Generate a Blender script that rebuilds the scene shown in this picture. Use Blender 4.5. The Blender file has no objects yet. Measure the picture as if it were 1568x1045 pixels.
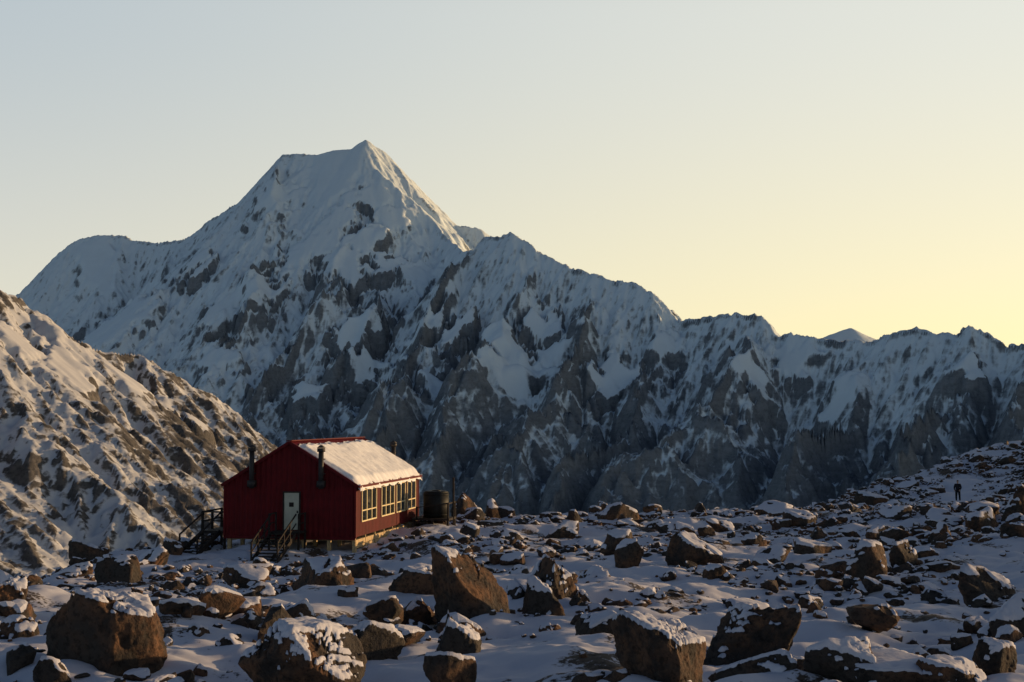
import bpy, bmesh, math, time, numpy as np
from mathutils import Vector, Matrix
T0=time.time()
F=2178.0; PITCH=math.atan(117.5/F)
SUN_AZ=math.radians(66); SUN_EL=math.radians(5.5)
scene=bpy.context.scene
# ---------------------------------------------------------------- helpers
def ray(px,py):
    cx=(px-784)/F; cy=(522.5-py)/F
    return cx, math.cos(PITCH)-cy*math.sin(PITCH), math.sin(PITCH)+cy*math.cos(PITCH)
def W(px,py,D):
    x,y,z=ray(px,py); k=D/y
    return (x*k,D,z*k)
def h2(ix,iy,s=0):
    n=(ix*374761393+iy*668265263+s*1442695041)&0xffffffff
    n=((n^(n>>13))*1274126177)&0xffffffff
    n=((n^(n>>15))*1103515245)&0xffffffff
    return ((n^(n>>16))&0xffffffff)/4294967296.0
def perlin(x,y,s=0):
    xi=np.floor(x).astype(np.int64); yi=np.floor(y).astype(np.int64)
    xf=x-xi; yf=y-yi
    u=xf*xf*xf*(xf*(xf*6-15)+10); v=yf*yf*yf*(yf*(yf*6-15)+10)
    def g(a,b):
        t=h2(xi+a,yi+b,s)*6.2831853
        return np.cos(t)*(xf-a)+np.sin(t)*(yf-b)
    return ((g(0,0)*(1-u)+g(1,0)*u)*(1-v)+(g(0,1)*(1-u)+g(1,1)*u)*v)*1.5
def fbm(x,y,o=4,s=0,gain=.5):
    r=0;a=1
    for i in range(o):
        r=r+a*perlin(x*2**i+17.3*i,y*2**i-9.1*i,s+i); a*=gain
    return r
def vn3(p,s=0):
    i=np.floor(p).astype(np.int64); f=p-i; f=f*f*(3-2*f)
    r=0
    for a in (0,1):
        for b in (0,1):
            for c in (0,1):
                w=(f[:,0] if a else 1-f[:,0])*(f[:,1] if b else 1-f[:,1])*(f[:,2] if c else 1-f[:,2])
                r=r+w*h2(i[:,0]+a+(i[:,2]+c)*7919,i[:,1]+b,s)
    return r*2-1
def ss(a,b,x):
    t=np.clip((x-a)/(b-a),0,1); return t*t*(3-2*t)
def mesh_np(name,V,Fc,mat=None,attrs=None,smooth=True):
    me=bpy.data.meshes.new(name)
    V=np.ascontiguousarray(V,dtype=np.float32); Fc=np.ascontiguousarray(Fc,dtype=np.int32)
    k=Fc.shape[1]
    me.vertices.add(len(V)); me.vertices.foreach_set('co',V.ravel())
    me.loops.add(Fc.size); me.loops.foreach_set('vertex_index',Fc.ravel())
    me.polygons.add(len(Fc)); me.polygons.foreach_set('loop_start',np.arange(0,Fc.size,k,dtype=np.int32))
    try: me.polygons.foreach_set('loop_total',np.full(len(Fc),k,dtype=np.int32))
    except Exception: pass
    me.polygons.foreach_set('use_smooth',np.full(len(Fc),smooth,dtype=bool))
    me.update(calc_edges=True)
    if attrs:
        for n,a in attrs.items():
            at=me.attributes.new(n,'FLOAT','POINT'); at.data.foreach_set('value',np.ascontiguousarray(a,dtype=np.float32).ravel())
    ob=bpy.data.objects.new(name,me); scene.collection.objects.link(ob)
    if mat: me.materials.append(mat)
    return ob
def gridfaces(ny,nx):
    i=np.arange(ny*nx).reshape(ny,nx)
    return np.stack([i[:-1,:-1],i[:-1,1:],i[1:,1:],i[1:,:-1]],-1).reshape(-1,4)
# ---------------------------------------------------------------- materials
def newmat(name):
    m=bpy.data.materials.new(name); m.use_nodes=True
    nt=m.node_tree; b=nt.nodes['Principled BSDF']
    return m,nt,b
def N(nt,t,**k):
    n=nt.nodes.new(t)
    for a,v in k.items():
        if a in n.inputs: n.inputs[a].default_value=v
        else: setattr(n,a,v)
    return n
def noise(nt,co,scale,detail=6,rough=.6,dist=0):
    n=N(nt,'ShaderNodeTexNoise'); n.inputs['Scale'].default_value=scale; n.inputs['Detail'].default_value=detail
    n.inputs['Roughness'].default_value=rough; n.inputs['Distortion'].default_value=dist
    nt.links.new(co,n.inputs['Vector']); return n.outputs['Fac']
def mixc(nt,f,a,b):
    m=N(nt,'ShaderNodeMix'); m.data_type='RGBA'
    nt.links.new(f,m.inputs[0]) if not isinstance(f,float) else setattr(m.inputs[0],'default_value',f)
    for v,i in ((a,6),(b,7)):
        if isinstance(v,tuple): m.inputs[i].default_value=(*v,1)
        else: nt.links.new(v,m.inputs[i])
    return m.outputs[2]
def mth(nt,op,a,b=0.0,c=None):
    m=N(nt,'ShaderNodeMath'); m.operation=op
    for v,i in ((a,0),(b,1),(c,2)):
        if v is None: continue
        if isinstance(v,(int,float)): m.inputs[i].default_value=v
        else: nt.links.new(v,m.inputs[i])
    return m.outputs[0]
def maprange(nt,v,a,b,c=0.0,d=1.0):
    m=N(nt,'ShaderNodeMapRange'); m.interpolation_type='SMOOTHSTEP'
    nt.links.new(v,m.inputs[0])
    for k,x in enumerate((a,b,c,d)): m.inputs[k+1].default_value=x
    return m.outputs[0]
def rocksnow(name,rockA,rockB,rockC,snow,sc,brk,bump,edge=.07,strata=None,fine=4.3,crev=.6):
    m,nt,b=newmat(name)
    co=N(nt,'ShaderNodeNewGeometry').outputs['Position']
    at=N(nt,'ShaderNodeAttribute'); at.attribute_name='snow'
    n1=noise(nt,co,sc,8,.65); n2=noise(nt,co,sc*fine,6,.65); n3=noise(nt,co,sc*.31,4,.5)
    c=mixc(nt,maprange(nt,n1,.38,.62),rockA,rockB)
    c=mixc(nt,maprange(nt,n3,.42,.62),c,rockC)
    c=mixc(nt,maprange(nt,n2,.38,.52,crev,0.),c,tuple(v*.35 for v in rockA))
    if strata:
        mp=N(nt,'ShaderNodeMapping'); mp.inputs['Rotation'].default_value=strata[0]; mp.inputs['Scale'].default_value=strata[1]
        nt.links.new(co,mp.inputs[0])
        st=noise(nt,mp.outputs[0],sc,7,.7)
        c=mixc(nt,maprange(nt,st,.38,.58,crev*.8,0.),c,tuple(v*.5 for v in rockA))
    else: st=n2
    f=mth(nt,'ADD',at.outputs['Fac'],mth(nt,'MULTIPLY',mth(nt,'SUBTRACT',mth(nt,'ADD',mth(nt,'MULTIPLY',n2,.5),mth(nt,'MULTIPLY',st,.5)),.5),brk))
    f=maprange(nt,f,.5-edge,.5+edge)
    sn=mixc(nt,n1,snow,tuple(v*.88 for v in snow))
    c=mixc(nt,f,c,sn)
    nt.links.new(c,b.inputs['Base Color'])
    b.inputs['Roughness'].default_value=.85; b.inputs['Specular IOR Level'].default_value=.2
    hr=mth(nt,'ADD',mth(nt,'MULTIPLY',n1,1.),mth(nt,'MULTIPLY',n2,.4))
    hh=mth(nt,'ADD',mth(nt,'MULTIPLY',hr,mth(nt,'SUBTRACT',1.15,f)),mth(nt,'MULTIPLY',f,.55))
    bp=N(nt,'ShaderNodeBump'); bp.inputs['Strength'].default_value=1.; bp.inputs['Distance'].default_value=bump
    nt.links.new(hh,bp.inputs['Height']); nt.links.new(bp.outputs[0],b.inputs['Normal'])
    return m
def simple(name,col,rough=.6,metal=0.,sc=3.,var=.25,bump=.004,dirt=None,spec=.5):
    m,nt,b=newmat(name)
    co=N(nt,'ShaderNodeTexCoord').outputs['Object']
    n=noise(nt,co,sc,6,.6)
    c=mixc(nt,maprange(nt,n,.3,.7),tuple(v*(1-var) for v in col),tuple(min(1,v*(1+var)) for v in col))
    if dirt:
        c=mixc(nt,maprange(nt,noise(nt,co,sc*.37,5,.7),.55,.75,0.,.5),c,dirt)
    nt.links.new(c,b.inputs['Base Color'])
    b.inputs['Roughness'].default_value=rough; b.inputs['Metallic'].default_value=metal; b.inputs['Specular IOR Level'].default_value=spec
    bp=N(nt,'ShaderNodeBump'); bp.inputs['Distance'].default_value=bump; bp.inputs['Strength'].default_value=.6
    nt.links.new(noise(nt,co,sc*12,4,.6),bp.inputs['Height']); nt.links.new(bp.outputs[0],b.inputs['Normal'])
    return m
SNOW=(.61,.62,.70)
m_mtn=rocksnow('mountain_hazed_rock_snow',(.165,.19,.215),(.235,.255,.275),(.20,.22,.24),(.76,.86,.91),.013,.85,13.,.26,((.3,.9,.5),(1,.25,4.)),crev=.34)  # rock made paler and bluer: distance haze painted into its colour
m_hill=rocksnow('hill_rock_snow',(.085,.083,.085),(.15,.14,.138),(.11,.104,.102),(.56,.58,.63),.09,1.0,1.2,.13,((.2,.6,.9),(1,.3,3.)),crev=.5)
m_rock=rocksnow('boulder_rock_snow',(.032,.027,.024),(.145,.077,.044),(.052,.045,.040),SNOW,1.5,.40,.13,.05,fine=5.5)
m_gnd=rocksnow('snow_ground',(.055,.042,.036),(.11,.078,.058),(.08,.062,.05),SNOW,1.6,.8,.05,.06)
m_red=simple('red_cladding',(.10,.004,.007),.6,0,1.5,.18,.002,(.065,.004,.007),spec=.15)
m_roof=simple('red_roofing',(.13,.006,.009),.55,0,1.5,.2,.002,spec=.25)
m_cream=simple('cream_frame',(.72,.60,.34),.5,0,6,.1,.001)
m_door=simple('door_paint',(.42,.42,.34),.5,0,3,.1,.001)
m_dark=simple('dark_timber',(.026,.021,.019),.8,0,6,.4,.005,spec=.2)
m_tim=simple('pine_timber',(.42,.30,.15),.7,0,5,.3,.004)
m_met=simple('flue_metal',(.03,.026,.026),.6,.3,8,.3,.001)
m_tank=simple('tank_plastic',(.012,.014,.014),.6,0,4,.3,.002,spec=.25)
m_rsnow=simple('roof_snow',(.80,.80,.82),.7,0,2,.05,.03)
m_glass,nt,b=newmat('window_glass'); b.inputs['Base Color'].default_value=(.02,.022,.025,1); b.inputs['Roughness'].default_value=.06
# ---------------------------------------------------------------- ground
ctrl=[(784,1045,24),(100,1045,26),(1500,1045,22),(165,1035,27),(784,950,36),(500,905,50),(430,878,70),(340,850,76),
(600,826,80),(850,925,40),(1000,860,58),(1000,800,95),(700,808,95),(250,862,72),(60,925,48),(1500,935,40),(1320,885,52),
(1300,830,75),(1290,785,100),(1467,772,127),(1568,800,80),(1568,694,155),(1400,736,145),(1180,788,112),(850,795,104),(-80,900,45)]
C=[W(*c) for c in ctrl]
C+= [(0,0,-1.8),(0,10,-3.1),(-18,8,-3.6),(22,8,-2.2),(0,-40,1.0),(62,54,.7),(60,75,-1.),(70,110,-2.),(75,160,-1.6),(55,20,.9),(45,35,-.3),(-40,60,-9),(120,60,4),(0,125,-8.6),(-15,110,-9)]  # unseen rise off the right side added, its height set to shade the foreground
C=np.array(C)
def tps(r2): return .5*r2*np.log(r2+1e-9)
n=len(C); A=np.zeros((n+3,n+3)); d2=((C[:,None,:2]-C[None,:,:2])**2).sum(-1)
A[:n,:n]=tps(d2)+np.eye(n)*8.; A[:n,n:]=np.c_[np.ones(n),C[:,:2]]; A[n:,:n]=A[:n,n:].T
sol=np.linalg.solve(A,np.r_[C[:,2],0,0,0])
def G0(x,y):
    x=np.asarray(x,float); y=np.asarray(y,float)
    xc=np.clip(x,-45,130); yc=np.clip(y,-50,180)
    z=sol[n]+sol[n+1]*xc+sol[n+2]*yc
    for k in range(n): z=z+sol[k]*tps((xc-C[k,0])**2+(yc-C[k,1])**2)
    z=np.clip(z,-13,4)
    ye=np.interp(x,[-30,-18,0,20,35,60,120,600],[80,92,108,118,140,170,185,200])
    wob=fbm(x/23.,y/23.,3,5)*5
    e=np.maximum(np.maximum(y-ye,-19.5-x)+wob*.6,0); e2=np.maximum(x-260,0); e=np.maximum(e,e2)
    z=z-.72*e*e/(e+9)+np.minimum(e,120)*.12*fbm(x/40.,y/40.,4,9)
    return np.maximum(z,-515)
def G(x,y):
    z=G0(x,y)
    z=z+.40*fbm(x/6.,y/6.,3,21)+.14*fbm(x/1.6,y/1.6,3,31)
    return z
def hit(px,py,lo=14,hi=200):
    D=np.arange(lo,hi,.25); x,y,z=ray(px,py)
    zz=G0(D*x/y,D)-D*z/y
    i=np.argmax(zz>0) if (zz>0).any() else np.argmax(zz)
    return D[i]*x/y,D[i]
hkx,hky=hit(1467,774,95,150); hkz=float(G0(hkx,hky))
def axis(segs):
    out=[]
    for a,b,s in segs: out.append(np.arange(a,b,s))
    return np.concatenate(out+[[segs[-1][1]]])
xs=axis([(-900,-200,20),(-200,-60,5),(-60,-26,.6),(-26,36,.14),(36,75,.25),(75,130,1.2),(130,300,6),(300,1500,40)])
ys=[ -60.]
while ys[-1]<14: ys.append(ys[-1]+1.5)
while ys[-1]<170: ys.append(ys[-1]+max(.09,ys[-1]*.0042))
while ys[-1]<1100: ys.append(ys[-1]*1.02)
ys=np.array(ys)
X,Y=np.meshgrid(xs,ys)
Z=G(X,Y)
near=(Y<170)&(Y>12)
Z=Z+near*(.035*fbm(X/.45,Y/.45,2,41))
gs=.80+.52*fbm(X/3.1,Y/3.1,4,51)-.22*ss(40,130,Y)*(X>5)*.6
gx=np.gradient(Z,axis=1)/np.gradient(X,axis=1); gy=np.gradient(Z,axis=0)/np.gradient(Y,axis=0)
sl=np.hypot(gx,gy); gs=gs-.9*ss(.40,1.1,sl)
gs=gs+1.2*np.exp(-(((X-hkx-1.5)/5)**2+((Y-hky-7)/10)**2))
mesh_np('ground',np.stack([X,Y,Z],-1).reshape(-1,3),gridfaces(len(ys),len(xs)),m_gnd,{'snow':gs})
print('ground',X.size,time.time()-T0)
# ---------------------------------------------------------------- rocks
def ico(k):
    bm=bmesh.new(); bmesh.ops.create_icosphere(bm,subdivisions=k,radius=1)
    v=np.array([q.co[:] for q in bm.verts]); f=np.array([[q.index for q in p.verts] for p in bm.faces]); bm.free()
    return v/np.linalg.norm(v,axis=1)[:,None],f
ICO={k:ico(k) for k in (2,3,4,5,6)}
def rock(k,rng,ext,snowthr=.62,sharp=60,rough=.03,tilt=1.):
    dirs,f=ICO[k]
    npl=rng.integers(8,14)
    nn=rng.normal(size=(npl,3)); nn/=np.linalg.norm(nn,axis=1)[:,None]
    dd=rng.uniform(.42,1.,npl)
    box=np.array([[1,0,0],[-1,0,0],[0,1,0],[0,-1,0],[0,0,1],[0,0,-1]],float)+rng.normal(size=(6,3))*.38
    box/=np.linalg.norm(box,axis=1)[:,None]
    nn=np.r_[nn,box]; dd=np.r_[dd,rng.uniform(.65,1.05,6)]
    o=rng.uniform(0,50,3)
    q=np.maximum(dirs@nn.T/dd,1e-3)
    r=(q**sharp).sum(1)**(-1/sharp)
    if k>3:
        n2=rng.normal(size=(40,3)); n2/=np.linalg.norm(n2,axis=1)[:,None]; d2_=rng.uniform(.80,1.,40)
        q2=np.maximum(dirs@n2.T/d2_,1e-3); r2=(q2**80).sum(1)**(-1/80)
        r=r*(.72+.28*r2/r2.mean())
    p=dirs*r[:,None]
    nz=vn3(p*2.2+o,1)*.55+vn3(p*5+o,2)*.35
    if k>3: nz=nz+vn3(p*11+o,3)*.22
    lay=np.array([1.2,1.2,6.5]); th=rng.uniform(-.7,.7); Rl=np.array([[math.cos(th),0,-math.sin(th)],[0,1,0],[math.sin(th),0,math.cos(th)]])
    if k>3:
        ly=vn3((p@Rl)*lay+o,7); nz=nz-.30*np.maximum(0,.16-np.abs(ly))*6+.40*np.sign(vn3((p@Rl)*lay*.6+o,8))*.5
    if k>4: nz=nz+vn3(p*23+o,4)*.17+vn3(p*47+o,9)*.11
    p=p*(1+rough*3*nz)[:,None]
    a,b_,c_=rng.uniform(0,6.28),rng.normal()*.35*tilt,rng.normal()*.35*tilt
    R=np.array((Matrix.Rotation(a,3,'Z')@Matrix.Rotation(b_,3,'X')@Matrix.Rotation(c_,3,'Y')))
    p=p@R.T
    lo,hi=p.min(0),p.max(0)
    p=(p-(lo+hi)/2)/(hi-lo)*np.array(ext)
    fn=np.cross(p[f[:,1]]-p[f[:,0]],p[f[:,2]]-p[f[:,0]])
    vn=np.stack([np.bincount(f.ravel(),np.repeat(fn[:,c],3),len(p)) for c in range(3)],-1)
    vn/=np.linalg.norm(vn,axis=1)[:,None]+1e-9
    s=vn[:,2]+.42*vn3(p/(max(ext)*.22)+o,5)+.20*vn3(p/(max(ext)*.07)+o,6)
    sm=ss(snowthr-.08,snowthr+.12,s)*(p[:,2]>-.1*ext[2])
    p=p+np.array([0,0,1])*(sm*min(.13,.10*ext[2]))[:,None]
    return p,f,sm
rng=np.random.default_rng(19)
heroes=[(165,1036,192,132,6),(186,902,68,52,5),(492,906,100,54,5),(727,950,126,118,6),(852,928,104,78,6),(828,952,76,64,5),
(466,1062,185,98,6),(560,1012,118,56,5),(700,1008,72,66,5),(1008,1058,142,112,6),(1132,1015,150,92,6),(1062,862,86,48,5),
(1318,890,74,62,5),(1512,932,112,66,5),(1548,990,76,76,5),(1280,1060,112,74,5),(1150,1062,130,56,5),(946,802,62,34,4),
(1186,792,66,24,4),(716,802,50,54,5),(758,797,32,38,4),(656,758,56,34,4),(640,914,84,46,5),(925,990,86,50,5),(590,946,58,30,4),
(14,944,60,60,5),(266,852,36,28,4),(1552,800,70,60,5),(400,916,50,22,4),(455,958,64,34,4),(690,1062,78,56,5),(1350,1064,170,46,5),
(1450,1064,110,44,5),(1518,1045,62,62,5),(940,850,62,38,4),(962,866,44,40,4),(35,990,60,40,4),(90,1050,60,40,4),(910,900,60,30,4),
(1180,862,60,26,4),(1240,850,60,24,4),(1380,870,44,40,4),(1220,806,50,24,4),(1330,775,50,22,4),(1500,812,60,34,4),(1440,805,44,24,4),
(1370,800,50,24,4),(785,925,50,36,4),(880,1000,40,24,4),(305,985,40,26,4),(360,1000,50,24,4),(255,1000,30,20,4),(535,918,30,20,4),
(1430,925,44,22,4),(1210,1030,44,24,4),(1400,1010,40,20,4),(1100,890,50,24,4),(1240,930,40,18,4),(700,835,40,18,4),(780,830,44,18,4),
(860,820,50,20,4),(1000,815,44,18,4),(1100,815,44,20,4),(640,800,30,20,4),(120,890,50,26,4),(235,868,50,26,4)]
BARE={0:.80,1:.75,3:.88,4:.68,9:.70,10:.92,6:.72,19:.85,23:.7,13:.70,2:.72,22:.8,8:.68}
hero_xy=[]
for i,(px,py,w,h,k) in enumerate(heroes):
    x,y=hit(px,min(py,1044)); 
    if py>1044: y=y-(py-1044)*.06; x=(px-784)/F*y
    s=y/F; wm,hm=w*s,h*s; y+=wm*.35; x=(px-784)/F*y
    tot=hm*1.5
    z=float(G0(x,y))-hm*.15+ (hm-tot/2)*1.0+hm*.05
    p,f,sm=rock(k,rng,(wm*1.06,wm*rng.uniform(.8,1.1),tot),snowthr=BARE.get(i,.58),tilt=.7)
    mesh_np('boulder',p+np.array([x,y,z]),f,m_rock,{'snow':sm})
    hero_xy.append((x,y,wm))
# flat boulder the hiker stands on
hkt=max(hkz+.3,W(1467,770,hky)[2])
p,f,sm=rock(4,rng,(2.6,2.2,2.*(hkt-hkz)+.6),snowthr=.7,tilt=.2)
mesh_np('boulder',p+np.array([hkx,hky,hkt-(2.*(hkt-hkz)+.6)/2]),f,m_rock,{'snow':sm})
m_=np.hypot(p[:,0],p[:,1])<.45; hkt=hkt-(2.*(hkt-hkz)+.6)/2+float(p[m_,2].max())-.05
hero_xy=np.array(hero_xy)
HY=math.radians(9.6); HX,HYY,HZ=W(443,822,78)
hu=np.array([math.cos(HY),-math.sin(HY)]); hv=np.array([math.sin(HY),math.cos(HY)])
def scatter(name,cnt,smin,smax,k,pw,seed,dens=0.,nvar=60):
    rng=np.random.default_rng(seed); Vs=[];Fs=[];Ss=[];off=0
    var=[rock(k,rng,(rng.uniform(.8,1.5),rng.uniform(.6,1.2),rng.uniform(.4,.95)),snowthr=rng.uniform(.45,1.05),sharp=40,tilt=1.8) for _ in range(nvar)]
    y=np.sqrt(rng.uniform(0,1,cnt*6))*150+14; x=rng.uniform(-1,1,cnt*6)*(.42*y+5)
    den=1.25*fbm(x/8.,y/8.,4,77)+.5*ss(0,30,x)*ss(30,90,y)-.15*(y<60)*(x<5)-.1
    keep=(den+rng.uniform(-.4,.4,cnt*6)>dens)&(x>-27)
    ru=(x-HX)*hu[0]+(y-HYY)*hu[1]; rv=(x-HX)*hv[0]+(y-HYY)*hv[1]
    keep&=~((np.abs(ru)<4.6)&(rv>-4.5)&(rv<15)) if smax>.6 else ~((np.abs(ru)<3.9)&(rv>-1.)&(rv<14))
    if smax>.6: keep&=~((np.abs(x-hkx*y/hky)<1.6)&(y>hky-24)&(y<hky+16))
    else: keep&=~((np.abs(x-hkx*y/hky)<1.6)&(y>hky)&(y<hky+16))
    x=x[keep][:cnt];y=y[keep][:cnt]; z=G(x,y)
    for a,b,c in zip(x,y,z):
        s=min(smax,smin*rng.uniform(.02,1)**(-pw))
        if s>.9 and (np.hypot(hero_xy[:,0]-a,hero_xy[:,1]-b)<hero_xy[:,2]*.5).any(): continue
        v,f,sm=var[rng.integers(nvar)]
        t=rng.uniform(0,6.28); R=np.array([[math.cos(t),-math.sin(t),0],[math.sin(t),math.cos(t),0],[0,0,1]])
        e=s*rng.uniform(.8,1.2)
        Vs.append((v@R.T)*e+np.array([a,b,c+e*rng.uniform(-.05,.22)]));Fs.append(f+off);Ss.append(sm);off+=len(v)
    mesh_np(name,np.concatenate(Vs),np.concatenate(Fs),m_rock,{'snow':np.concatenate(Ss)},smooth=k>3)
scatter('rubble_stones',17000,.12,.5,2,.35,11,-.05,160)
scatter('rock_scatter',5600,.36,1.2,3,.36,12,.0,200)
scatter('large_rock_scatter',600,.75,1.9,4,.30,13,.15,100)
print('rocks',time.time()-T0)
# ---------------------------------------------------------------- mountains
def blur(a,k):
    for _ in range(k):
        a=(a+np.roll(a,1,0)+np.roll(a,-1,0))/3; a=(a+np.roll(a,1,1)+np.roll(a,-1,1))/3
    return a
def heightfield(x0,x1,y0,y1,cs,ridges,spurs,drop,cell,amp,octs,floor,maskd,seed,jag,fields=(),flo=(4500,10200),ampalt=None,dec=.62):
    xs=np.arange(x0,x1,cs); ys=np.arange(y0,y1,cs); X,Y=np.meshgrid(xs,ys)
    wA=fbm(X/(cell*.8),Y/(cell*.8),4,seed+3)*cell*.2; wB=fbm(X/(cell*.8)+40,Y/(cell*.8),4,seed+4)*cell*.2
    def segs(P,drop,warp):
        H=np.full(X.shape,-1e9); Dm=np.full(X.shape,1e9)
        P=[W(*p) for p in P]
        XX,YY=(X+wA,Y+wB) if warp else (X,Y)
        for a,b in zip(P[:-1],P[1:]):
            dx,dy=b[0]-a[0],b[1]-a[1]; L=dx*dx+dy*dy
            t=np.clip(((XX-a[0])*dx+(YY-a[1])*dy)/L,0,1)
            d=np.hypot(XX-a[0]-t*dx,YY-a[1]-t*dy)
            H=np.maximum(H,a[2]+t*(b[2]-a[2])-drop(d)); Dm=np.minimum(Dm,d)
        return H,Dm
    H=np.full(X.shape,float(floor)); Dm=np.full(X.shape,1e9)
    for P in ridges:
        h,d=segs(P,drop,False); H=np.maximum(H,h); Dm=np.minimum(Dm,d)
    for P in spurs:
        h,d=segs(P,lambda d:drop(d)*1.05,True); 
        h=h-cell*.05
        k=cell*.12; q=np.clip(.5+.5*(h-H)/k,0,1); q=q*ss(0,maskd*.5,Dm); H=H*(1-q)+h*q+k*q*(1-q)*ss(0,maskd*.5,Dm)
    H=blur(H,1)
    fm=np.zeros(X.shape)
    for (px,py,rx,ry) in fields:
        D=np.arange(flo[0],flo[1],cs); x,y,z=ray(px,py)
        xi=np.clip(((D*x/y-x0)/cs).astype(int),0,len(xs)-1); yi=np.clip(((D-y0)/cs).astype(int),0,len(ys)-1)
        m_=H[yi,xi]>D*z/y
        if not m_.any(): continue
        i=np.argmax(m_); cx,cy=D[i]*x/y,D[i]; R=rx*D[i]/F; R2=ry*D[i]/F*1.6
        a=.6; ux=(X-cx)*math.cos(a)+(Y-cy)*math.sin(a); uy=-(X-cx)*math.sin(a)+(Y-cy)*math.cos(a)
        q=np.sqrt((ux/R2)**2+(uy/R)**2)+.55*fbm(X/(R*.8),Y/(R*.8),4,seed+60,.6)
        fm=np.maximum(fm,1-ss(.6,1.1,q))
    for o in range(octs):
        f=2.**o/cell; a=amp*dec**o
        gy,gx=np.gradient(blur(H,2 if o>2 else 6),cs); L=np.hypot(gx,gy)+1e-6
        dx,dy=-gy/L,gx/L
        px,py=X*f+seed*3.1,Y*f+o*5.7; ix=np.floor(px).astype(np.int64); iy=np.floor(py).astype(np.int64)
        c=0;s=0;wt=0
        for i in (-1,0,1):
            for j in (-1,0,1):
                jx=ix+i+h2(ix+i,iy+j,seed+o*10); jy=iy+j+h2(ix+i,iy+j,seed+o*10+5)
                vx,vy=px-jx,py-jy
                w=np.exp(-(vx*vx+vy*vy)*2.2); ph=(vx*dx+vy*dy)*6.2831853*.85
                c=c+w*np.cos(ph); s=s+w*np.sin(ph); wt=wt+w
        c=c/wt; s=s/wt; mg=np.sqrt(c*c+s*s)+.22
        v=c/mg; v=1-2*np.sqrt(np.maximum((1-v)*.5,0)+.006)
        m=ss(0,maskd*(.7**o),Dm)
        jo=min(.8,jag*(1+1.8*o)); m=jo+(1-jo)*m
        am=1. if ampalt is None else ampalt(H)
        H=H+a*v*m*np.clip(L*1.4,0,1.)*(1-.85*fm)*am*(1+.5*perlin(X/(cell*1.7),Y/(cell*1.7),seed+70+o))
    rg=1-2*np.abs(fbm(X/(cell*.09),Y/(cell*.09),4,seed+40,.6))
    H=H+amp*.07*rg*(1-.9*fm)*(am if ampalt is not None else 1)
    gy,gx=np.gradient(H,cs); sl=np.hypot(gx,gy)
    conc=(blur(H,5)-H)
    return X,Y,H,sl,conc,Dm,fm
def ranksnow(score,alt,altp,frac,gain):
    """threshold chosen per altitude so the wanted fraction is snow covered"""
    edges=np.linspace(alt.min(),alt.max(),25); cen=(edges[1:]+edges[:-1])/2; th=[]
    for a,b in zip(edges[:-1],edges[1:]):
        s=score[(alt>=a)&(alt<=b)]
        th.append(np.quantile(s,1-np.interp((a+b)/2,altp,frac)) if s.size>50 else np.nan)
    th=np.array(th); ok=~np.isnan(th); T=np.interp(alt,cen[ok],th[ok])
    return .5+(score-T)*gain
MR=[(-260,560,9900),(-120,500,9700),(0,470,9500),(38,445,9450),(60,418,9430),(90,385,9400),(115,366,9380),(150,359,9350),(190,358,9320),(205,366,9300),(240,370,9250),
(275,366,9200),(300,352,9150),(350,316,9050),(365,308,9020),(385,302,8980),(410,265,8900),(432,235,8850),(465,234,8820),(485,236,8800),(510,229,8790),(538,227,8760),
(548,219,8770),(560,212,8780),(574,222,8800),(590,231,8830),(620,263,8850),(655,300,8820),(690,336,8740),(715,345,8700),(742,350,8700),(770,385,8750),(850,460,8850),(1000,560,9000)]
MR2=[(548,224,8770),(564,244,8640),(584,264,8540),(610,284,8480),(640,308,8420),(660,328,8380),(688,356,8280),(700,376,8130)]
FR=[(660,328,8380),(690,365,8150),(712,382,7900),(728,380,7700),(742,360,7600),(765,360,7520),(782,352,7480),(800,362,7430),(830,383,7350),(880,408,7200),(905,416,7150),(940,427,7060),(970,428,7000),
(1000,442,6920),(1015,462,6880),(1035,485,6820),(1060,487,6750),(1100,480,6650),(1145,476,6530),(1172,482,6470),(1195,511,6400),(1210,507,6370),
(1260,517,6260),(1330,520,6120),(1345,512,6090),(1405,499,5970),(1440,508,5900),(1465,506,5850),(1485,494,5800),(1510,503,5760),(1540,527,5700),
(1568,520,5650),(1640,500,5500),(1800,480,5200),(2000,500,4900),(2300,560,4500)]
SP=[[(365,308,9020),(335,400,8500),(280,450,8100),(225,540,7700),(180,640,7300)],
[(435,236,8850),(430,330,8300),(390,430,7800),(330,520,7400),(290,620,6900)],
[(560,218,8720),(545,330,8200),(520,420,7700),(440,520,7200),(380,620,6700)],
[(640,300,8600),(620,390,8000),(560,450,7500),(500,560,6900),(440,680,6300)],
[(742,362,7600),(690,440,7150),(610,540,6600),(570,640,6100),(540,740,5600)],
[(830,383,7350),(790,470,6900),(700,590,6300),(640,690,5800)],
[(905,417,7150),(880,500,6700),(800,620,6100),(720,740,5500)],
[(1035,485,6820),(990,560,6350),(900,660,5800),(820,760,5300)],
[(1172,482,6470),(1090,590,5950),(1010,670,5500),(920,770,5050)],
[(1345,512,6090),(1270,610,5600),(1180,690,5200),(1100,780,4800)],
[(1485,497,5800),(1440,580,5400),(1370,660,5000),(1300,750,4650)],
[(1640,500,5500),(1600,590,5100),(1560,660,4800),(1500,740,4500)]]
FLD=[(790,545,75,42),(835,500,40,26),(940,578,45,26),(645,490,26,30),(545,500,30,30),(1150,568,42,22),(1215,545,40,20),(1290,598,34,24),
(480,370,46,40),(400,440,34,28),(180,490,60,45),(330,545,44,20),(500,270,70,34),(570,290,34,30),(1480,555,34,18),(1015,525,28,20),(470,590,40,18),(150,400,60,20),(600,330,30,24),(300,400,30,20),(430,300,30,30),(670,590,40,14),(560,360,30,30),(520,330,30,24),(640,420,24,20),
(530,400,40,30),(590,400,26,22),(340,470,30,20),(560,560,24,24),(700,500,22,24)]
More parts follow.
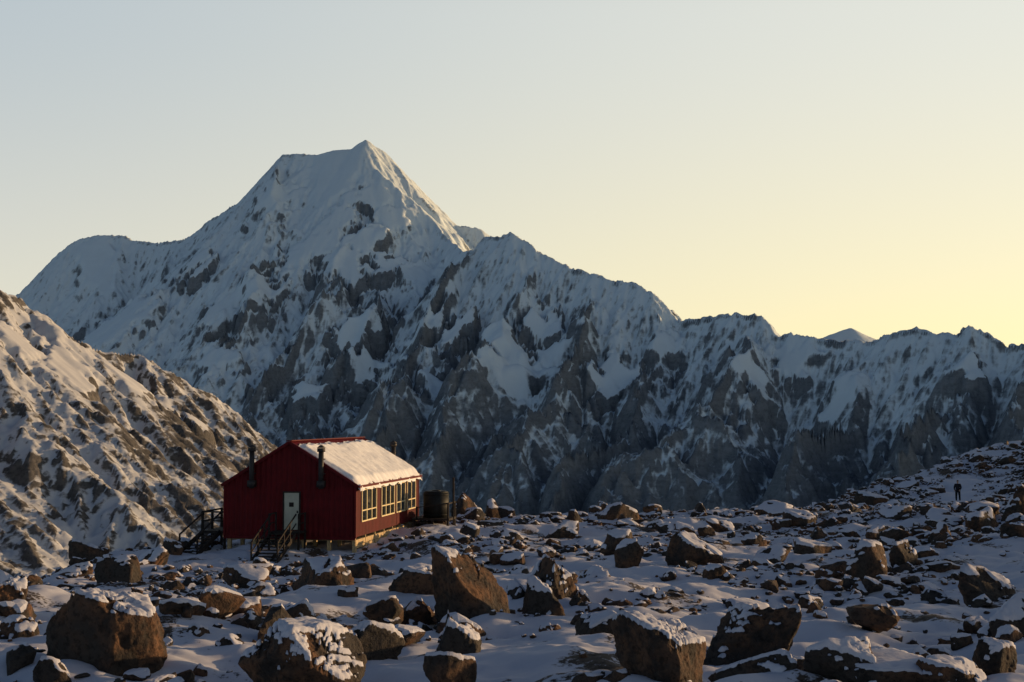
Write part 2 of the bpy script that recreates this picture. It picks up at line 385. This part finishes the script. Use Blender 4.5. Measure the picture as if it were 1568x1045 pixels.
drop=lambda d:1.12*d/(1+d/6500.)
X,Y,H,sl,conc,Dm,fm=heightfield(-4600,4300,4100,10200,7.8,[MR,MR2,FR],SP,drop,760.,86.,6,-560,380.,3,.08,FLD,ampalt=lambda H:np.interp(H,[-400,500,1000,1600],[.95,1,.8,.45]))
alt=np.clip((H+400)/2000,0,1)
sc_=-sl+np.clip(conc/8,-1,1)*.35+.10*fbm(X/420,Y/420,3,91)+.42*fbm(X/80,Y/80,4,95,.75)+1.0*fm
sn=ranksnow(sc_,alt,[0,.08,.2,.35,.5,.65,1],[.14,.34,.60,.80,.89,.95,.99],.45)
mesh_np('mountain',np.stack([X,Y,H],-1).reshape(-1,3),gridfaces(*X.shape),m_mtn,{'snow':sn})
print('mtn',X.size,time.time()-T0,'slope',np.quantile(sl,[.1,.5,.9]))
HR=[(-400,330,900),(-150,395,960),(0,440,1030),(30,452,1045),(60,475,1060),(110,515,1090),(160,535,1110),(215,541,1140),(280,575,1170),(340,610,1200),(395,655,1230),(430,700,1240),(500,760,1250),(600,850,1250)]
HS=[[(60,475,1060),(90,560,1000),(130,640,930)],[(215,541,1140),(230,620,1070),(260,720,980)],[(340,610,1200),(350,700,1120),(360,800,1020)],[(-100,420,980),(-40,520,930),(0,640,860)]]
X,Y,H,sl,conc,Dm,fm=heightfield(-800,150,560,1750,1.8,[HR],HS,lambda d:.78*d/(1+d/1600.),110.,11.,6,-330,40.,8,.12,[(110,560,90,30),(200,580,60,22),(30,520,50,30),(300,640,30,20)],(600,1500))
sc_=-sl+np.clip(conc/1.2,-1,1)*.3+.5*fbm(X/90,Y/90,3,92)+.45*fbm(X/14,Y/14,4,96,.75)+.7*fm
sn=ranksnow(sc_,np.clip((H+200)/300,0,1),[0,.3,.6,.8,1],[.45,.50,.60,.84,.85],.5)
mesh_np('hill',np.stack([X,Y,H],-1).reshape(-1,3),gridfaces(*X.shape),m_hill,{'snow':sn})
DP=[(1180,560,15000),(1240,530,15000),(1265,514,15000),(1290,505,15000),(1303,501,15000),(1320,510,15000),(1345,520,15000),(1420,540,15000)]
X,Y,H,sl,conc,Dm,fm=heightfield(2000,5200,13200,16600,22.,[DP],[],lambda d:.6*d,700.,60.,3,-560,500.,5,.05)
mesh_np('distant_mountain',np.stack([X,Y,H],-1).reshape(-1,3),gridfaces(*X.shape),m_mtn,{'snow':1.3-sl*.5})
S=60000.
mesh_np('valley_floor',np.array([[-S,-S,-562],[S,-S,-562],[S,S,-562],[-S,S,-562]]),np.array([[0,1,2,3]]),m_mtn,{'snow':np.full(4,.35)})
print('terrain',time.time()-T0)
# ---------------------------------------------------------------- hut
def empty(name,loc,rz):
    e=bpy.data.objects.new(name,None); scene.collection.objects.link(e); e.location=loc; e.rotation_euler=(0,0,rz); return e
hut=empty('red_mountain_hut',(HX,HYY,HZ),-HY)
class B:
    def __init__(s): s.bm=bmesh.new()
    def box(s,x0,x1,y0,y1,z0,z1,bev=0):
        r=bmesh.ops.create_cube(s.bm,size=1)
        for v in r['verts']:
            v.co=Vector(((x0+x1)/2+v.co.x*(x1-x0),(y0+y1)/2+v.co.y*(y1-y0),(z0+z1)/2+v.co.z*(z1-z0)))
        if bev:
            ed=list({e for v in r['verts'] for e in v.link_edges}); bmesh.ops.bevel(s.bm,geom=ed,offset=bev,segments=2,affect='EDGES')
    def beam(s,a,b,w,h=None):
        a=Vector(a);b=Vector(b);d=b-a; h=h or w
        r=bmesh.ops.create_cube(s.bm,size=1); q=d.to_track_quat('Z','Y')
        for v in r['verts']: v.co=(a+b)/2+q@Vector((v.co.x*w,v.co.y*h,v.co.z*d.length))
    def cyl(s,a,b,r,r2=None,n=20):
        a=Vector(a);b=Vector(b);d=b-a;q=d.to_track_quat('Z','Y')
        k=bmesh.ops.create_cone(s.bm,cap_ends=True,segments=n,radius1=r,radius2=r if r2 is None else r2,depth=d.length)
        for v in k['verts']: v.co=(a+b)/2+q@v.co
    def done(s,name,mat,parent,smooth=False):
        me=bpy.data.meshes.new(name); s.bm.to_mesh(me); s.bm.free(); me.materials.append(mat)
        if smooth:
            for p in me.polygons: p.use_smooth=len(p.vertices)==4
        o=bpy.data.objects.new(name,me); scene.collection.objects.link(o); o.parent=parent; return o
WH,RH,HW,HL=2.88,5.15,3.7,14.6
def roofz(u): return RH-(RH-WH)*abs(u)/HW
def corr(t): return .022*np.clip(np.sin(t*2*math.pi/.30)*1.8,-1,1)
def gable(name,v,sgn):
    u=np.arange(-HW,HW+.001,.0375); off=corr(u)*1.
    z=np.array([roofz(a)-.03 for a in u])
    V=np.concatenate([np.c_[u,v+sgn*off,np.zeros_like(u)],np.c_[u,v+sgn*off,z]]); k=len(u)
    o=mesh_np(name,V,gridfaces(2,k),m_red,smooth=False); o.parent=hut
def side(name,u,sgn):
    v=np.arange(0,HL+.001,.0375); off=corr(v); k=len(v)
    V=np.concatenate([np.c_[u+sgn*off,v,np.zeros_like(v)],np.c_[u+sgn*off,v,np.full(k,WH-.03)]])
    o=mesh_np(name,V,gridfaces(2,k),m_red,smooth=False); o.parent=hut
gable('front_gable_wall',0,1); gable('rear_gable_wall',HL,1); side('left_wall',-HW,1); side('right_wall',HW,1)
def roofside(name,sg):
    v=np.arange(-.12,HL+.121,.0375); k=len(v); a=corr(v)
    rows=[]
    for (uu,zz) in ((0.02,RH+.02),(HW+.16,roofz(HW+.16)+.02)): rows.append(np.c_[np.full(k,sg*uu),v,zz+a])
    for (uu,zz) in ((HW+.14,roofz(HW+.16)-.06),(0.02,RH-.06)): rows.append(np.c_[np.full(k,sg*uu),v,np.full(k,zz)])
    rows.append(rows[0]+0.)
    o=mesh_np(name,np.concatenate(rows),gridfaces(5,k),m_roof,smooth=False); o.parent=hut
roofside('roof_left',-1); roofside('roof_right',1)
b=B()
for sg in (-1,1):
    b.beam((0,-.16,RH-.02),(sg*(HW+.17),-.16,roofz(HW+.17)-.02),.05,.16)
    b.beam((0,HL+.16,RH-.02),(sg*(HW+.17),HL+.16,roofz(HW+.17)-.02),.05,.16)
    b.beam((sg*.02,-.15,RH+.07),(sg*.02,HL+.15,RH+.07),.26,.05)
for u in (-HW-.01,HW+.01):
    for v in (-.01,HL+.01): b.box(u-.06,u+.06,v-.06,v+.06,-.05,WH-.06)
b.box(-HW-.02,HW+.02,-.07,-.03,-.14,.02); b.beam((HW+.22,-.1,WH-.14),(HW+.22,HL+.1,WH-.14),.12,.12)
b.done('trim',m_red,hut)
# roof snow
nv,nu=300,90
vv,uu=np.meshgrid(np.linspace(.05,HL-.02,nv),np.linspace(0,1,nu),indexing='ij')
edge=fbm(vv[:,0]/1.3,vv[:,0]*0+3,3,61)
umin=.40+.16*edge; umax=HW+.28+.09*fbm(vv[:,0]/.9,vv[:,0]*0+8,3,62)
U=umin[:,None]+(umax-umin)[:,None]*uu
th=.06+.18*ss(0,.12,uu)*ss(0,.02,1-uu)+.07*fbm(U/1.4,vv/1.4,4,63)
th*=ss(0,.3,vv)*ss(0,.3,HL-vv)*.8+.2
Zs=RH-(RH-WH)*U/HW+.04+th
curl=ss(.86,1,uu); Zs-=curl*(.28+.14*fbm(vv/1.1,vv*0+2,3,64))
V=np.stack([U,vv,Zs],-1).reshape(-1,3)
o=mesh_np('roof_snow',V,gridfaces(nv,nu),m_rsnow); o.parent=hut
low=np.stack([U[:,-1],vv[:,-1],Zs[:,-1]],-1); low2=low.copy(); low2[:,0]-=.18; low2[:,2]=roofz(HW)+.0
o=mesh_np('roof_snow_edge',np.concatenate([low,low2]),gridfaces(2,nv),m_rsnow); o.parent=hut
for jj,nm in ((0,'front'),(-1,'rear')):
    a=np.stack([U[jj],vv[jj],Zs[jj]],-1); c=a.copy(); c[:,2]=RH-(RH-WH)*np.minimum(c[:,0],HW)/HW-.02
    o=mesh_np('roof_snow_'+nm,np.concatenate([a,c]),gridfaces(2,nu),m_rsnow); o.parent=hut
# door
b=B(); b.box(-.28,.56,-.075,-.03,.38,2.38); b.done('door',m_door,hut)
b=B()
for x0,x1,z0,z1 in ((-.36,-.28,.34,2.46),(.56,.64,.34,2.46),(-.28,.56,2.38,2.46)): b.box(x0,x1,-.10,-.028,z0,z1)
b.box(.0,.26,-.09,-.075,1.62,1.86); b.box(.44,.5,-.12,-.075,1.28,1.42)
b.done('door_frame',m_dark,hut)
# windows
bf=B();bg=B()
for v0,v1,np_ in ((1.1,4.2,3),(5.3,8.3,3),(8.8,11.0,2),(11.5,13.7,2)):
    z0,z1=.75,2.55
    bg.box(HW+.026,HW+.034,v0+.04,v1-.04,z0+.04,z1-.04)
    x0,x1=HW+.024,HW+.09; t=.07
    bf.box(x0,x1,v0,v1,z1-t,z1); bf.box(x0,x1,v0,v1,z0,z0+t)
    zt=z0+.62
    for i in range(np_+1):
        c=v0+(v1-v0)*i/np_; c=min(max(c,v0+t/2),v1-t/2); bf.box(x0,x1-.003,c-t/2-.01,c+t/2+.01,z0+t,z1-t)
    for i in range(np_):
        a=v0+(v1-v0)*i/np_+t; c=v0+(v1-v0)*(i+1)/np_-t
        bf.box(x0,x1-.006,a,c,zt-.03,zt+.03)
bf.done('window_frames',m_cream,hut); bg.done('window_glass',m_glass,hut)
# flues
b=B()
for u,v,sg in ((-2.07,-.30,1),(1.86,-.30,1),(2.0,HL+.3,-1)):
    b.cyl((u,v,2.62),(u,v,4.72),.14); b.cyl((u,v,4.62),(u,v,4.82),.22); b.cyl((u,v,4.84),(u,v,4.99),.25,.05)
    b.box(u-.2,u+.2,v-.16,v+.22 if sg>0 else v+.16,2.7,3.05)
    for z in (3.4,4.2): b.box(u-.17,u+.17,min(v,v+sg*.26),max(v,v+sg*.26),z,z+.05)
b.done('flues',m_met,hut,True)
# landing, stairs & rails
def gz(u,v):
    x=HX+hu[0]*u+hv[0]*v; y=HYY+hu[1]*u+hv[1]*v; return float(G(np.array([x]),np.array([y]))[0])-HZ
b=B()
b.box(-.75,1.0,-1.35,-.06,.26,.34)
for u,v in ((-.7,-1.3),(.95,-1.3),(-.7,-.2),(.95,-.2)):
    b.box(u-.05,u+.05,v-.05,v+.05,gz(u,v)-.2,.26)
    b.box(u-.04,u+.04,v-.04,v+.04,.34,1.3)
for u in (-.7,.95): 
    b.beam((u,-1.32,1.3),(u,-.1,1.3),.07); b.beam((u,-1.3,.8),(u,-.1,.8),.05)
bot=(-4.3); zb=gz(0,bot)
ns=9
for i in range(ns):
    t=(i+1)/ns; v=-1.35+(bot+1.35)*t; z=.30+(zb-.30)*t+.1
    b.box(-.55,.75,v,v+.27,z-.03,z+.02)
for u in (-.6,.8):
    b.beam((u,-1.3,.26),(u,bot,zb),.06,.24)
    b.beam((u,-1.3,1.3),(u,bot,zb+1.0),.06,.08); b.beam((u,-1.3,.8),(u,bot,zb+.5),.05,.05)
    for t in (.33,.66,1.): b.box(u-.04,u+.04,-1.35+(bot+1.35)*t-.04,-1.35+(bot+1.35)*t+.04,.26+(zb-.26)*t-.15,1.3+(zb-.3)*t)
b.done('front_stairs',m_dark,hut)
b=B()
b.box(-5.3,-HW-.06,.6,3.6,.1,.2)
for u,v in ((-5.25,.65),(-5.25,2.1),(-5.25,3.55),(-3.95,.65)):
    b.box(u-.06,u+.06,v-.06,v+.06,gz(u,v)-.4,1.25)
b.beam((-5.25,.6,1.25),(-5.25,3.6,1.25),.09); b.beam((-5.25,.6,.75),(-5.25,3.6,.75),.06); b.beam((-5.3,.65,1.25),(-3.8,.65,1.25),.08)
b.beam((-5.3,.65,.75),(-3.8,.65,.75),.06)
for u in (-5.2,-4.2):
    z1=gz(u-.3,-1.6); b.beam((u,.6,.15),(u-.4,-1.7,z1),.07,.26); b.beam((u,.6,1.2),(u-.4,-1.7,z1+1.0),.07); b.box(u-.44,u-.36,-1.74,-1.66,z1-.2,z1+1.05)
for i in range(7):
    t=(i+.5)/7; b.box(-5.2-.4*t,-4.2-.4*t,.6-2.3*t-.13,.6-2.3*t+.13,.15+(gz(-5,-1.6)-.15)*t,.2+(gz(-5,-1.6)-.15)*t)
b.done('side_deck',m_dark,hut)
# piles
b=B()
for v in np.linspace(.25,HL-.25,8):
    for u in np.linspace(-HW+.2,HW-.1,6): b.box(u-.1,u+.1,v-.1,v+.1,gz(u,v)-.5,-.16)
for v in np.linspace(.25,HL-.25,8): b.box(-HW+.05,HW-.03,v-.05,v+.05,-.2,-.02)
b.box(HW-.2,HW-.02,.1,HL-.1,-.42,-.16)
b.box(HW-.16,HW-.04,.3,HL-.2,-.62,-.45)
b.done('pile_foundation',m_tim,hut)
b=B(); b.box(-HW+.05,HW-.05,.05,HL-.05,-.02,.06); b.done('floor',m_dark,hut)
# water tank
tu,tv=5.5,12.0
tank=empty('water_tank',(HX+hu[0]*tu+hv[0]*tv,HYY+hu[1]*tu+hv[1]*tv,HZ),-HY)
b=B(); r=.80
b.cyl((0,0,.3),(0,0,1.84),r,n=48)
for z in (.45,1.05,1.68): b.cyl((0,0,z),(0,0,z+.05),r+.012,n=48)
b.cyl((0,0,1.84),(0,0,1.93),r,.62,n=48); b.cyl((0,0,1.93),(0,0,1.98),.26,n=24)
b.done('tank_shell',m_tank,tank,True)
b=B(); b.box(-1.3,1.05,-1.1,1.1,.16,.29)
for u in (-1.2,0,.95):
    for v in (-1.,1.): b.box(u-.07,u+.07,v-.07,v+.07,gz(tu+u,tv+v)-.5,.16)
b.beam((-1.2,-1.,.1),(.95,-1.,gz(tu+.9,tv-1)),.06,.12)
for u,v,z in ((.98,-1.05,1.25),(.98,1.0,1.25),(-1.,-1.05,1.0)): b.box(u-.05,u+.05,v-.05,v+.05,.2,z)
b.beam((.98,-1.05,1.2),(.98,1.05,1.2),.07); b.cyl((1.05,.2,gz(tu+1.05,tv)),(1.05,.2,2.75),.06)
b.beam((-1.,-1.08,.95),(.98,-1.08,1.2),.05)
b.done('tank_stand',m_dark,tank)
# ---------------------------------------------------------------- person
hk=empty('standing_hiker',(hkx,hky,hkt),math.radians(150)); hk.scale=(1.08,1.08,1.08)
def skin(name,verts,edges,rad,mat,root=0):
    me=bpy.data.meshes.new(name); me.from_pydata(verts,edges,[]); o=bpy.data.objects.new(name,me); scene.collection.objects.link(o)
    m=o.modifiers.new('s','SKIN'); 
    for i,r in enumerate(rad):
        me.skin_vertices[0].data[i].radius=(r if isinstance(r,tuple) else (r,r)); 
    me.skin_vertices[0].data[root].use_root=True
    m.use_smooth_shade=True
    s=o.modifiers.new('ss','SUBSURF'); s.levels=2; s.render_levels=2
    me.materials.append(mat); o.parent=hk; return o
m_jac=simple('dark_jacket',(.014,.014,.02),.8,spec=.2); m_trs=simple('dark_trousers',(.014,.014,.016),.8,spec=.2); m_skin=simple('skin',(.45,.27,.19),.5); m_hat=simple('wool_hat',(.04,.02,.02),.9); m_boot=simple('boot_leather',(.03,.02,.015),.7)
skin('trousers',[(0,0,.98),(.10,0,.90),(.12,.02,.50),(.13,-.02,.10),(-.10,0,.90),(-.13,-.02,.50),(-.16,-.02,.10)],[(0,1),(1,2),(2,3),(0,4),(4,5),(5,6)],[(.17,.13),.12,.09,.07,.12,.09,.07],m_trs)
skin('jacket',[(0,0,.92),(0,0,1.15),(0,.0,1.38),(0,0,1.47),(.19,0,1.40),(.27,.0,1.14),(.22,.15,.95),(-.19,0,1.40),(-.27,.0,1.14),(-.20,.16,.98)],[(0,1),(1,2),(2,3),(2,4),(4,5),(5,6),(2,7),(7,8),(8,9)],[(.19,.15),(.18,.15),(.19,.14),.08,.09,.075,.055,.09,.075,.055],m_jac)
skin('head',[(0,0,1.46),(0,.01,1.55),(0,.02,1.63),(0,.01,1.70)],[(0,1),(1,2),(2,3)],[.055,.07,.09,.07],m_skin)
skin('nose',[(0,.09,1.63),(0,.125,1.605)],[(0,1)],[.012,.014],m_skin)
skin('hat',[(0,-.01,1.66),(0,-.01,1.71),(0,-.01,1.76)],[(0,1),(1,2)],[.105,.10,.05],m_hat)
for sx,hx,hy,hz in ((1,.22,.15,.95),(-1,-.20,.16,.98)):
    skin('hand',[(hx,hy,hz),(hx-.01*sx,hy+.07,hz-.04)],[(0,1)],[.03,.035],m_skin)
    for k in range(4): skin('finger',[(hx-.03+.02*k,hy+.07,hz-.05),(hx-.03+.02*k,hy+.11,hz-.08),(hx-.03+.02*k,hy+.11,hz-.115)],[(0,1),(1,2)],[.010,.009,.008],m_skin)
    skin('thumb',[(hx-.04*sx,hy+.04,hz-.02),(hx-.06*sx,hy+.08,hz-.04)],[(0,1)],[.011,.009],m_skin)
for bx,by in ((.13,-.02),(-.16,-.02)): skin('boot',[(bx,by-.04,.05),(bx,by+.08,.045),(bx,by+.20,.035)],[(0,1),(1,2)],[.06,.055,.045],m_boot)
# ---------------------------------------------------------------- light, sky, camera
Sv=Vector((math.sin(SUN_AZ)*math.cos(SUN_EL),math.cos(SUN_AZ)*math.cos(SUN_EL),math.sin(SUN_EL)))
w=bpy.data.worlds.new('World'); scene.world=w; w.use_nodes=True; nt=w.node_tree
sky=nt.nodes.new('ShaderNodeTexSky'); sky.sky_type='NISHITA'; sky.sun_disc=False
sky.sun_elevation=SUN_EL; sky.sun_rotation=SUN_AZ; sky.altitude=1800; sky.air_density=1.; sky.dust_density=2.; sky.ozone_density=1.
bg=nt.nodes['Background']; bg.inputs['Strength'].default_value=.1
dr=N(nt,'ShaderNodeTexCoord').outputs['Generated']
sp=N(nt,'ShaderNodeSeparateXYZ'); nt.links.new(dr,sp.inputs[0])
dt=N(nt,'ShaderNodeVectorMath'); dt.operation='DOT_PRODUCT'; nt.links.new(dr,dt.inputs[0]); dt.inputs[1].default_value=Sv
a=maprange(nt,dt.outputs['Value'],-.05,.8)
low=mixc(nt,a,(.76,.69,.57),(1.03,.83,.42))
high=mixc(nt,a,(.50,.555,.585),(.84,.81,.69))
zel=maprange(nt,sp.outputs['Z'],.0,.30)
fwd=mixc(nt,zel,low,high)
zen=maprange(nt,sp.outputs['Z'],.27,.52)
fwd=mixc(nt,zen,fwd,(.015,.025,.06))
back=mixc(nt,maprange(nt,sp.outputs['Z'],.0,.42),(.43,.55,.68),(.015,.025,.06))
bk=maprange(nt,dt.outputs['Value'],-.30,.05)
tot=mixc(nt,bk,back,fwd)
sc10=N(nt,'ShaderNodeVectorMath'); sc10.operation='MULTIPLY_ADD'; nt.links.new(tot,sc10.inputs[0]); sc10.inputs[1].default_value=(8.5,8.5,8.5)
mu=N(nt,'ShaderNodeVectorMath'); mu.operation='SCALE'; nt.links.new(sky.outputs[0],mu.inputs[0]); mu.inputs['Scale'].default_value=.5
nt.links.new(mu.outputs[0],sc10.inputs[2])
nt.links.new(sc10.outputs[0],bg.inputs['Color'])
sd=bpy.data.lights.new('sun','SUN'); sd.energy=4.6; sd.angle=math.radians(.5); sd.color=(1,.64,.31)
so=bpy.data.objects.new('sun',sd); scene.collection.objects.link(so)
so.rotation_euler=Sv.to_track_quat('Z','Y').to_euler()
cd=bpy.data.cameras.new('camera'); cd.lens=50; cd.sensor_width=36; cd.clip_start=.5; cd.clip_end=120000
co=bpy.data.objects.new('camera',cd); scene.collection.objects.link(co); co.rotation_euler=(math.pi/2+PITCH,0,0)
scene.camera=co
scene.view_settings.view_transform='Standard'; scene.view_settings.look='None'; scene.view_settings.exposure=0
print('done',time.time()-T0)
